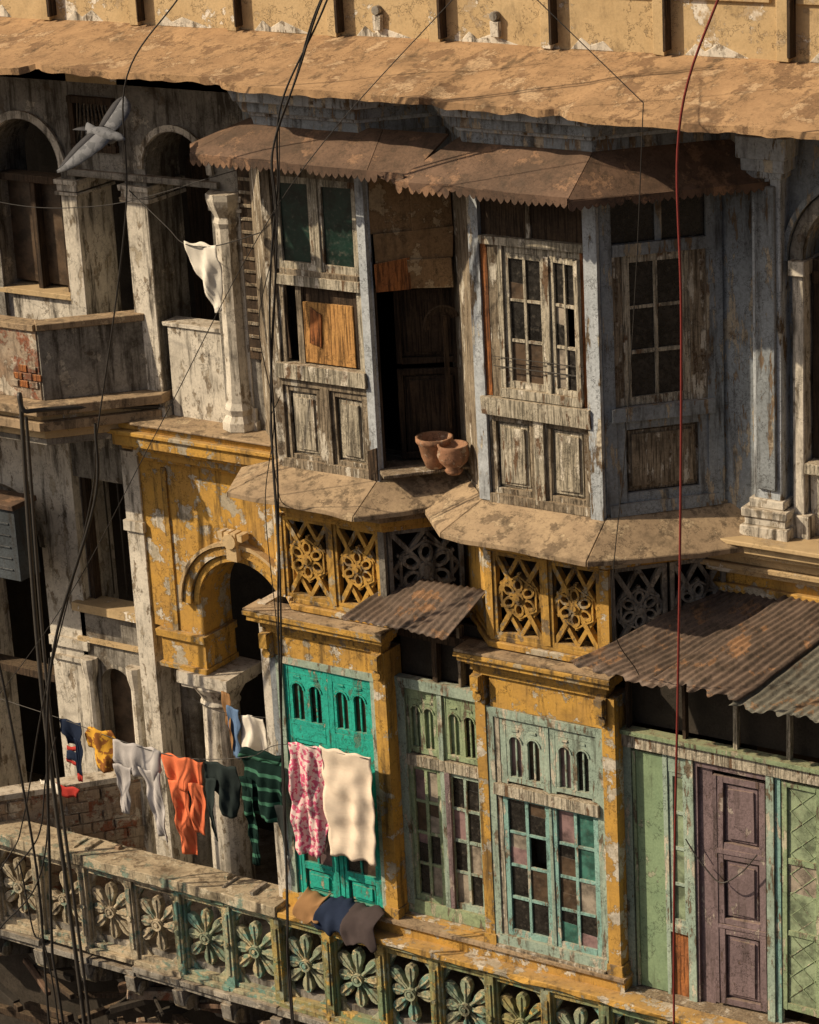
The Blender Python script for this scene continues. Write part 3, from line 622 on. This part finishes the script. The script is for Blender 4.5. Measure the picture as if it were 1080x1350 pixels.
P.box(F75,-4.33,-4.13,-1,3.8,-.6,0,'white',.006);P.box(F75,-4.14,-3.96,2.05,3.8,-.5,-.02,'yellow')
P.box(F75,-4.35,-4.11,3.0,3.1,-.6,.03,'white')
P.arch(F120,-5.42,-4.60,-1,1.84,-5.03,.20,1.05,-.15,0,'grey');P.box(F120,-5.3,-4.75,-1,1.5,-.3,-.16,'g_brown')
P.box(F120,-5.45,-4.55,1.84,1.93,-.2,.08,'beige');P.box(F120,-5.45,-4.55,1.5,1.55,-.1,.04,'beige')
for x in (-5.32,-4.74): P.lathe(x,1.16,[(.07,-1),(.055,1.1),(.08,1.2),(.09,1.28),(.09,1.34)],'white',10)
P.box(F120,-5.34,-5.28,1.93,3.4,-.2,-.1,'wooddk')
for i in range(4): P.box(F120,-5.2+i*.17,-5.19+i*.17,1.93,3.3,-.3,-.28,'iron')
P.arch(F120,-7.1,-5.36,-1,4.0,-6.36,.52,2.45,-.55,0,'white');P.box(F120,-5.84,-5.33,1.40,1.5,-.5,.04,'white');P.box(F120,-5.84,-5.33,1.25,1.3,-.5,.04,'white')
P.ring(F120,-6.36,2.45,.53,.60,0,.04,'grey',0,180,18)
P.box(F120,-5.36,-4.2,3.25,4.0,-.5,-.03,'grey')
P.box(F120,-9.5,-7.1,-1,4,-.5,0,'grey')
P.box(F120,-6.85,-5.85,.9,.98,-.3,-.1,'wooddk')
P.done()
P=Part('lower_return_wall')
L=math.hypot(1.07,1.2);Fw=Fr(-5.75,0,math.degrees(math.atan2(1.2,1.07)))
P.box(Fw,-1.6,L,-1,.14,-.16,0,'brick',0);P.box(Fw,-1.6,L,.14,.20,-.18,.03,'white',.008)
for r in range(9):
    for i in range(14):
        if rnd.random()<.85:
            u=-1.5+i*.235+(.115 if r%2 else 0)
            if u+.21<L: P.box(Fw,u,u+.215,-.98+r*.122,-.98+r*.122+.105,0,.008+rnd.random()*.016,'brick',.004)
P.done()
P=Part('metal_cabinet'); Fm=Fr(0,.6); P.box(Fm,-7.2,-5.62,2.3,3.05,-.3,0,'cab'); P.box(Fm,-7.2,-5.6,3.05,3.10,-.33,.04,'rust')
for i in range(5): P.box(Fm,-7.1,-5.7,2.4+i*.12,2.42+i*.12,0,.01,'cab')
P.done()

# ------------------------------------------------------------ balustrade
P=Part('balcony_balustrade',bevel=.004)
FBl=Fr(0,-.12)
def bk(x): return 'stone' if x<-3.8 else ('stonemix' if x<-2.3 else 'greenst')
SP=.583; x=-3.1-SP/2-SP*8
while x<5.2:
    k=bk(x+.2+rnd.uniform(-.4,.4)); c0=x+.045;c1=x+SP-.045; j=rnd.uniform(-.01,.01)
    P.box(FBl,x-.05,x+.05,-1.14,-.24,-.10,.03+j,k,.006);P.box(FBl,x-.022,x+.022,-1.0,-.34,.02,.045+j,k)
    P.disc(FBl,x,-.67,.03,.03,.06,k,8)
    rosette(P,FBl,c0+.02,c1-.02,-1.07,-.31,'stonemix' if k=='greenst' and rnd.random()<.5 else k,-.02)
    P.box(FBl,c0,c1,-1.12,-1.07,-.10,.0,k);P.box(FBl,c0,c1,-.31,-.24,-.10,.0,k)
    P.box(FBl,c0,c0+.025,-1.07,-.31,-.10,-.005,k);P.box(FBl,c1-.025,c1,-1.07,-.31,-.10,-.005,k)
    for z0,z1,o in ((-.245,-.20,.04),(-1.17,-1.12,.05),(-1.24,-1.17,.09),(-1.30,-1.24,.05)):
        if z0<-1.2 and rnd.random()<.25: continue
        P.box(FBl,x,x+SP-.003,z0,z1,-.14,o+rnd.uniform(-.01,.006),k if z0>-1.2 else ('grey' if x<-1.8 else k),.009)
    x+=SP
P.done()
P=Part('balcony_coping',bevel=.006)
def rough_coping(xa,xb,z0,z1,d0,d1,k):
    n=int((xb-xa)/.07);vs=[];fs=[]
    for i in range(n+1):
        x=xa+(xb-xa)*i/n; j=lambda s:(noise.noise(Vector((x*3,s,0)))+.4*noise.noise(Vector((x*9,s,0))))*.026
        vs+=[FBl(x,z0,d0),FBl(x,z0+j(1)*.5,d1+j(2)),FBl(x,z1+j(3)*.6,d1+j(4)),FBl(x,z1+j(5)*.5,d0)]
    for i in range(n):
        a=i*4;b=a+4; fs+=[[a,b,b+1,a+1],[a+1,b+1,b+2,a+2],[a+2,b+2,b+3,a+3],[a+3,b+3,b,a]]
    fs+=[[0,1,2,3],[n*4+3,n*4+2,n*4+1,n*4]]
    P.add(vs,fs,k)
rough_coping(-8.5,-2.16,-.20,-.09,-.30,.09,'stone')
rough_coping(-2.155,5.2,-.20,-.145,-.16,.075,'yellow')
for i in range(40):
    x=rnd.uniform(-6,-2.3); s=rnd.uniform(.01,.035); P.box(F0,x,x+s*1.6,-.10,-.09+s,-.10-s,.12-rnd.random()*.2,rnd.choice(['stone','brick','grey']),.008) if rnd.random()<.35 else None
P.done()
P=Part('balcony_brackets')
for i in range(22):
    x=-8.1+i*.583; Fb=Fr(x,-.1,90)
    P.prism(Fb,[(-.10,-1.30),(.7,-1.30),(.7,-2.0),(.55,-1.92),(.40,-1.70),(.1,-1.58),(-.08,-1.46)],-.06,.06,'grey' if x<-1.8 else bk(x))
    P.disc(Fb,0.02,-1.46,.08,-.075,.075,'stone' if x<-1.8 else bk(x))
for i in range(60):
    x=rnd.uniform(-6.3,-1.5); k=rnd.choice(['wooddk','wood','rust','brick','wooddk','dark']); w=rnd.uniform(.03,.10); l=rnd.uniform(.3,1.1)
    Fq=Fr(x,-.15+rnd.random()*.4,rnd.uniform(-50,50)); z=rnd.uniform(-2.3,-1.5)
    P.bar(Fq,(0,z),(l,z+rnd.uniform(-.35,.35)),w,0,w,k)
P.done()

P=Part('street',parent=None,bevel=0); P.slab([(-300,-300),(300,-300),(300,300),(-300,300)],-6.2,-6.0,'street'); P.done()

# ------------------------------------------------------------ cables, pipes
def catmull(p,n=10):
    p=[Vector(a) for a in p]; q=[2*p[0]-p[1]]+p+[2*p[-1]-p[-2]]; o=[]
    for i in range(1,len(q)-2):
        for j in range(n):
            t=j/n; a,b,c,d=q[i-1],q[i],q[i+1],q[i+2]
            o.append(.5*((2*b)+(c-a)*t+(2*a-5*b+4*c-d)*t*t+(3*b-a-3*c+d)*t**3))
    return o+[p[-1]]
def cable(name,lists,r,k,parent=None,wob=0.):
    c=bpy.data.curves.new(name,'CURVE');c.dimensions='3D';c.bevel_depth=r;c.bevel_resolution=2
    for L in lists:
        pts=catmull(L); s=c.splines.new('POLY'); s.points.add(len(pts)-1)
        ph=rnd.random()*6
        for i,v in enumerate(pts):
            w=Vector((math.sin(i*.33+ph),math.cos(i*.27+ph),0))*wob
            s.points[i].co=(*(v+w),1)
    c.materials.append(M[k]); o=bpy.data.objects.new(name,c);COL.objects.link(o); o.parent=parent; return o
main=[(.35,-1,9.6),(-.28,-1,8.7),(-.72,-1,7.97),(-.96,-1,7.33),(-1.05,-1,6.7),(-1.17,-1,5.31),(-1.25,-1,3.78),(-1.34,-1,2.03),(-1.42,-1,.44),(-1.46,-1,-.73),(-1.5,-1,-5.9)]
cable('power_cable',[main,[(a-.015,b+.02,c) for a,b,c in main],[(a+.012,b-.015,c) for a,b,c in main]],.0085,'black',wob=.022)
cable('telephone_cable',[[(3.5,-1,10.2),(3.05,-1,8.9),(2.64,-1,7.79),(2.6,-1,6.23),(2.51,-1,3.12),(2.41,-1,.2),(2.3,-1,-5.9)]],.010,'red',wob=.006)
cable('power_cable',[[(-1.0,-1,9.5),(-1.75,-1,8.55),(-2.41,-1,7.79),(-2.57,-1,6.68),(-3.07,-1,4.7),(-3.25,-1,4.0),(-4.0,-1,2.02),(-4.43,-1,.7),(-4.8,-1,.05),(-6.5,-1,-2)]],.007,'black',wob=.010)
cable('power_cable',[[(2.2,-1,9.9),(.98,-1,8.75),(-.87,-1,6.98),(-2.4,-1,4.79),(-3.5,-1,3.18),(-4.56,-1,1.92),(-6,-1,.4)]],.004,'black')
cable('power_cable',[[(.6,-1,9.3),(1.3,-1,8.7),(2.33,-1,7.85)],[(2.33,-1,7.85),(2.24,-1,6.62),(2.1,-1,5.15),(1.95,-1,3.8),(1.9,-.5,3.1)]],.004,'black')
cable('power_cable',[[(-3.07,-1.05,4.75),(-3.12,-1.05,4.1),(-3.75,-1.05,2.7),(-4.0,-1.05,1.4),(-4.2,-1.05,-.4),(-4.15,-1.05,-1.4),(-4.1,-1,-5.9)]],.014,'black',wob=.012)
cable('power_cable',[[(-4.9,-1,3.6),(-4.53,-1,2.18),(-4.35,-1,.5),(-4.4,-1,-1.5),(-4.4,-1,-5.9)]],.012,'black',wob=.012)
cable('power_cable',[[(-3.9,-1,2.4),(-4.1,-1,1.0),(-4.35,-1,0),(-4.9,-1,-.6)],[(-4.6,-1,.1),(-4.3,-1,.5),(-4.1,-1,1.1),(-3.95,-1,1.6)],[(-4.55,-1.02,.2),(-4.45,-1,-.5),(-4.3,-1,-1.2),(-4.25,-1,-5.9)]],.008,'black',wob=.012)
cable('power_cable',[[(-.9,-1.02,7.6),(-1.02,-1.02,6.6),(-1.25,-1.02,5.8),(-1.18,-1.02,5.0),(-1.32,-1.02,4.2),(-1.30,-1.02,3.0)],[(-1.15,-.95,5.2),(-1.3,-.9,4.9),(-1.5,-.6,4.2),(-1.55,-.4,4.0)],[(-6.5,-1,7.2),(-4.5,-.8,6.6),(-3.2,-.6,6.55),(-1.9,-.3,6.9)]],.004,'black',wob=.006)
cable('iron_pipe',[[(-4.53,-.25,-6),(-4.62,-.25,-1.7),(-4.72,-.25,1.55),(-4.62,-.25,4.38),(-4.55,-.25,4.44),(-4.2,.2,4.4),(-3.78,.72,4.3)]],.022,'iron')
cable('iron_pipe',[[(-4.45,-.28,-6),(-4.52,-.28,-1.7),(-4.62,-.28,1.55),(-4.54,-.28,4.40)]],.016,'iron')
cable('door_chain',[[(2.0,.06,1.42),(2.15,.05,1.22),(2.33,.04,1.10),(2.5,.05,1.22),(2.66,.06,1.42)]],.006,'iron',wob=.004)

# ------------------------------------------------------------ clothes
def clothmat(name,col,col2=None,stripe=None,pat=None,th=.78):
    m=bpy.data.materials.new(name);m.use_nodes=True;nt=m.node_tree;bs=nt.nodes['Principled BSDF']
    co=N(nt,'ShaderNodeTexCoord').outputs['Object']
    n=noise_tex(nt,co,9,5,.6); c=mixc(nt,ramp(nt,n,.35,.7,0,.35),col,tuple(x*.5 for x in col))
    if stripe:
        sx=N(nt,'ShaderNodeSeparateXYZ');nt.links.new(co,sx.inputs[0])
        fr=math2(nt,'FRACT',math2(nt,'MULTIPLY',sx.outputs[2],stripe))
        c=mixc(nt,ramp(nt,fr,th,th+.02),c,col2)
    if pat:
        p=noise_tex(nt,co,pat,3,.5); c=mixc(nt,ramp(nt,p,.50,.53),c,col2)
    nt.links.new(c,bs.inputs['Base Color']);bs.inputs['Roughness'].default_value=.95;bs.inputs['Specular IOR Level'].default_value=.1
    bu=N(nt,'ShaderNodeBump');bu.inputs['Distance'].default_value=.004;bu.inputs['Strength'].default_value=.5
    nt.links.new(noise_tex(nt,co,60,4,.6),bu.inputs['Height']);nt.links.new(bu.outputs[0],bs.inputs['Normal'])
    return m
def cloth(name,pieces,y,amp=.03,freq=22.):
    P=Part(name,parent=None,bevel=0,smooth=True)
    for pi,(k,rows) in enumerate(pieces):
        R=[]
        for a,b in zip(rows,rows[1:]):
            n=max(1,int(abs(a[0]-b[0])/.03))
            for i in range(n): t=i/n; R.append(tuple(a[j]*(1-t)+b[j]*t for j in range(3)))
        R.append(rows[-1]); n=20; vs=[];fs=[]; zt=rows[0][0]; ph=rnd.random()*6
        for (z,l,r) in R:
            e=.010*noise.noise(Vector((z*9,ph,1))); l+=e; r+=.010*noise.noise(Vector((z*9,ph,5)))
            for i in range(n+1):
                x=l+(r-l)*i/n; g=min(1,(zt-z)/.35+.12)
                yy=y-pi*.012-amp*g*(math.sin(x*freq+ph+z*2.5)+.5*math.sin(x*freq*2.3+ph*2-z*4))-.05*noise.noise(Vector((x*6,z*5,ph)))*min(1,g+.2)
                vs.append((x+.006*math.sin(z*30+i),yy,z+.012*math.sin(x*30+ph)))
        for j in range(len(R)-1):
            for i in range(n): a=j*(n+1)+i; fs.append([a,a+n+1,a+n+2,a+1])
        P.add(vs,fs,k)
    return P.done(solid=.004)
M['c_navy']=clothmat('navy_cotton',(.02,.03,.06));M['c_red']=clothmat('red_cotton',(.45,.05,.04));M['c_yel']=clothmat('yellow_cotton',(.66,.36,.05),(.25,.1,.03),pat=14)
M['c_grey']=clothmat('grey_jersey',(.46,.44,.44));M['c_or']=clothmat('orange_fleece',(.78,.20,.09));M['c_blk']=clothmat('black_cotton',(.03,.035,.035))
M['c_gs']=clothmat('green_striped_cotton',(.008,.024,.020),(.05,.15,.10),stripe=7.,th=.74);M['c_pink']=clothmat('pink_floral_cotton',(.80,.60,.58),(.60,.12,.22),pat=26)
M['c_tow']=clothmat('cream_towel',(.80,.68,.55),(.74,.62,.50),stripe=16.);M['c_wh']=clothmat('white_cotton',(.76,.72,.64));M['c_br']=clothmat('brown_cotton',(.30,.17,.08));M['c_ch']=clothmat('charcoal_cotton',(.07,.055,.055))
M['c_blue']=clothmat('blue_cotton',(.12,.2,.35));M['c_dg']=clothmat('dark_green_cotton',(.025,.035,.035))
yl=-.22
line=[(-5.6,yl,1.45),(-4.55,yl,1.36),(-3.9,yl,1.28),(-3.3,yl,1.24),(-2.85,yl,1.28),(-2.3,yl,1.42),(-1.9,yl,1.62),(-1.0,yl,1.66)]
cable('clothes_line',[line],.004,'iron')
cloth('childs_jersey',[('c_navy',[(1.36,-4.56,-4.30),(1.24,-4.56,-4.30),(1.18,-4.50,-4.33),(1.10,-4.49,-4.33)]),('c_red',[(1.10,-4.50,-4.32),(1.05,-4.50,-4.32)]),('c_navy',[(1.05,-4.49,-4.32),(.96,-4.49,-4.32)]),('c_red',[(.96,-4.50,-4.31),(.92,-4.50,-4.31)]),('c_navy',[(1.2,-4.36,-4.29),(.85,-4.35,-4.29)]),('c_red',[(.85,-4.35,-4.29),(.76,-4.35,-4.29)])],yl,.015)
cloth('yellow_shirt',[('c_yel',[(1.34,-4.22,-3.94),(1.26,-4.28,-3.90),(1.12,-4.27,-3.90),(1.10,-4.20,-3.95),(.92,-4.18,-3.95)])],yl,.02)
cloth('grey_trousers',[('c_grey',[(1.27,-3.92,-3.36),(1.08,-3.93,-3.35),(.93,-3.84,-3.42)]),('c_grey',[(1.02,-3.93,-3.72),(.80,-3.92,-3.78),(.52,-3.88,-3.80)]),('c_grey',[(1.05,-3.62,-3.36),(.75,-3.54,-3.34),(.35,-3.46,-3.32)])],yl)
cloth('orange_tracksuit_trousers',[('c_or',[(1.25,-3.36,-2.86),(1.05,-3.32,-2.88),(.92,-3.28,-2.94)]),('c_or',[(1.0,-3.28,-3.06),(.7,-3.22,-3.05),(.26,-3.17,-3.03)]),('c_or',[(1.02,-3.06,-2.87),(.8,-3.0,-2.86),(.52,-2.97,-2.87)])],yl)
cloth('dark_shirt',[('c_dg',[(1.27,-2.84,-2.48),(1.1,-2.86,-2.46),(.9,-2.74,-2.50),(.75,-2.74,-2.52)]),('c_dg',[(1.1,-2.85,-2.72),(.45,-2.81,-2.76)])],yl)
cloth('green_striped_shirt',[('c_gs',[(1.40,-2.44,-1.98),(1.50,-2.40,-1.93),(1.0,-2.42,-1.96),(.82,-2.40,-2.0)]),('c_gs',[(1.2,-2.44,-2.30),(.32,-2.36,-2.29)]),('c_blk',[(1.0,-2.04,-1.92),(.5,-2.0,-1.93)])],yl)
cloth('pink_floral_scarf',[('c_pink',[(1.66,-1.86,-1.50),(1.3,-1.87,-1.50),(.9,-1.88,-1.50),(.60,-1.86,-1.56),(.55,-1.80,-1.6)])],yl,.03,30)
cloth('cream_towel',[('c_tow',[(1.68,-1.52,-.98),(1.2,-1.51,-.97),(.62,-1.47,-.98)])],yl,.014,15)
cloth('white_cloth',[('c_wh',[(6.08,-2.92,-2.58),(5.9,-2.88,-2.55),(5.7,-2.76,-2.56),(5.48,-2.62,-2.56)])],.2,.02)
cable('clothes_line',[[(-3.9,.7,6.35),(-3.3,.45,6.12),(-2.92,.2,6.06),(-2.58,.2,6.07),(-1.9,.05,6.3)]],.005,'black')
cable('clothes_line',[[(-3.6,.62,1.42),(-3.3,.6,1.36),(-2.9,.6,1.38),(-2.3,.5,1.5)]],.004,'black')
cloth('hanging_shirt',[('c_wh',[(1.38,-3.02,-2.76),(1.1,-3.04,-2.74),(.72,-3.0,-2.78)])],.6)
cloth('hanging_shirt',[('c_blue',[(1.44,-3.16,-3.02),(1.2,-3.16,-3.02),(.92,-3.14,-3.04)])],.58)
cloth('hanging_shirt',[('c_br',[(1.56,-3.24,-3.14),(1.3,-3.24,-3.12),(.98,-3.22,-3.14)])],.62)
def draped(name,x0,x1,k,dr):
    P=Part(name,parent=None,bevel=0,smooth=True);vs=[];fs=[];n=18
    prof=[(0.0,.08),(-.06,.10),(-.14,.07),(-.20,.0),(-.235,-.09),(-.245,-.16-dr*.5),(-.25,-.2-dr)]
    for i in range(n+1):
        x=x0+(x1-x0)*i/n
        for j,(y,z) in enumerate(prof):
            e=noise.noise(Vector((x*12,j*.9,dr*9)))*.06
            vs.append((x+.03*math.sin(j*1.3),y+e-.01,z*(.8+.4*noise.noise(Vector((x*6,1,dr)))) +e*.8+(.04*math.sin(x*25) if j==6 else 0)))
    m=len(prof)
    for i in range(n):
        for j in range(m-1): a=i*m+j; fs.append([a,a+1,a+m+1,a+m])
    P.add(vs,fs,k); o=P.done(solid=.012); q=o.modifiers.new('ss','SUBSURF'); q.levels=1; q.render_levels=1
draped('folded_cloth_brown',-1.92,-1.66,'c_br',-.05);draped('folded_cloth_navy',-1.68,-1.36,'c_navy',.03);draped('folded_trousers',-1.38,-1.03,'c_ch',.05)
cloth('red_cloth',[('c_red',[(.24,-5.3,-5.0),(.12,-5.3,-5.05)]),('c_wh',[(.25,-5.5,-5.25),(.14,-5.48,-5.25)])],.45,.01)

# ------------------------------------------------------------ pots
def pot(x,y,z,s):
    P=Part('terracotta_pot',parent=None,bevel=0,smooth=True)
    P.lathe(x,y,[(.07*s,z),(.09*s,z+.01),(.13*s,z+.12*s),(.155*s,z+.24*s),(.165*s,z+.25*s),(.18*s,z+.27*s),(.18*s,z+.31*s),(.155*s,z+.31*s),(.14*s,z+.24*s),(.02,z+.2*s)],'terra',28);P.done()
pot(-.43,.24,4.312,.90)
P=Part('terracotta_pot',parent=None,bevel=0,smooth=True)
z=4.312
P.lathe(-.20,.17,[(.06,z),(.08,z+.03),(.06,z+.05),(.12,z+.11),(.14,z+.17),(.125,z+.23),(.135,z+.26),(.115,z+.26),(.105,z+.22),(.02,z+.2)],'terra',28);P.done()

# ------------------------------------------------------------ pigeon in flight
M['pig']=clothmat('pigeon_grey_feathers',(.17,.175,.19),(.11,.115,.125),pat=16);M['pigd']=clothmat('dark_wing_feathers',(.06,.06,.065))
P=Part('flying_pigeon',parent=None,bevel=0,smooth=True)
ax=Vector((.93,-.1,-.16)).normalized(); up=Vector((0,0,1)); sd=ax.cross(up).normalized(); up=sd.cross(ax)
C=Vector((-2.72,-1.0,7.28)); vs=[];fs=[]; k=1.05
prof=[(-.19,.012,.05),(-.12,.03,.03),(-.05,.055,.05),(.02,.062,.058),(.09,.05,.048),(.125,.034,.032),(.15,.03,.030),(.18,.026,.026),(.20,.012,.012),(.225,.004,.004)]
for t,a,b in prof:
    for i in range(12):
        g=2*math.pi*i/12; vs.append(tuple(C+(ax*t+sd*(a if t>-.1 else a*1.6)*math.cos(g)+up*(b*math.sin(g)+(.02 if t>.12 else 0)))*k))
for j in range(len(prof)-1):
    for i in range(12): fs.append([j*12+i,j*12+(i+1)%12,(j+1)*12+(i+1)%12,(j+1)*12+i])
P.add(vs,fs,'pig')
tl=[-ax*.12-sd*.03,-ax*.12+sd*.03,-ax*.28+sd*.07-up*.02,-ax*.30-up*.025,-ax*.28-sd*.07-up*.02]
P.add([tuple(C+v*k) for v in tl],[[0,1,2,3,4]],'pigd')
# wings: chordwise strips from shoulder to pointed tip; near wing on the downstroke, far wing raised
for s in (1,-1):
    near=sd.y*s<0
    span=[(.03,.09,-.10),(.10,.115,-.12),(.18,.10,-.14),(.26,.05,-.17),(.34,-.03,-.20),(.40,-.12,-.22),(.44,-.22,-.235)]
    an=math.radians(-50 if near else 22); vs=[];fs=[]
    for b,le,te in span:
        for q in range(4):
            a=le+(te-le)*q/3; camber=.018*math.sin(math.pi*q/3)+(.06*math.sin(math.pi*min(1,b/.44)))
            if not near: a=a*.9
            vs.append(tuple(C+(ax*a+sd*s*b*math.cos(an)+up*(b*math.sin(an)+camber+.02))*k))
    for i in range(len(span)-1):
        for q in range(3): fs.append([i*4+q,(i+1)*4+q,(i+1)*4+q+1,i*4+q+1])
    P.add(vs,[f for n_,f in enumerate(fs) if n_%3<2],'pig'); P.add(vs,[f for n_,f in enumerate(fs) if n_%3==2],'pigd')
P.done(solid=.005)

# ------------------------------------------------------------ light, world, camera
az,el=50.,37.
d=Vector((math.sin(math.radians(az))*math.cos(math.radians(el)),math.cos(math.radians(az))*math.cos(math.radians(el)),-math.sin(math.radians(el))))
sl=bpy.data.lights.new('sun','SUN');sl.energy=4.8;sl.angle=math.radians(.6);sl.color=(1,.82,.58)
so=bpy.data.objects.new('sun',sl);COL.objects.link(so);so.rotation_euler=d.to_track_quat('-Z','Y').to_euler();so.location=(-10,-12,15)
w=bpy.data.worlds.new('World');S.world=w;w.use_nodes=True;nt=w.node_tree
sk=nt.nodes.new('ShaderNodeTexSky');sk.sky_type='NISHITA';sk.sun_disc=False;sk.sun_elevation=math.radians(el)
sk.sun_rotation=math.atan2(-d.x,-d.y);sk.dust_density=6.;sk.air_density=.9
nt.links.new(sk.outputs[0],nt.nodes['Background'].inputs[0]);nt.nodes['Background'].inputs[1].default_value=.06
cd=bpy.data.cameras.new('camera');co=bpy.data.objects.new('camera',cd);COL.objects.link(co)
cd.lens=96.32;cd.sensor_width=36;cd.sensor_fit='AUTO';cd.clip_end=2000
co.location=(11.717194,-18.349436,11.678581);co.rotation_euler=(1.2342917919,.0511820249,.5718809962)
S.camera=co
S.view_settings.view_transform='Standard';S.view_settings.look='None';S.view_settings.exposure=0
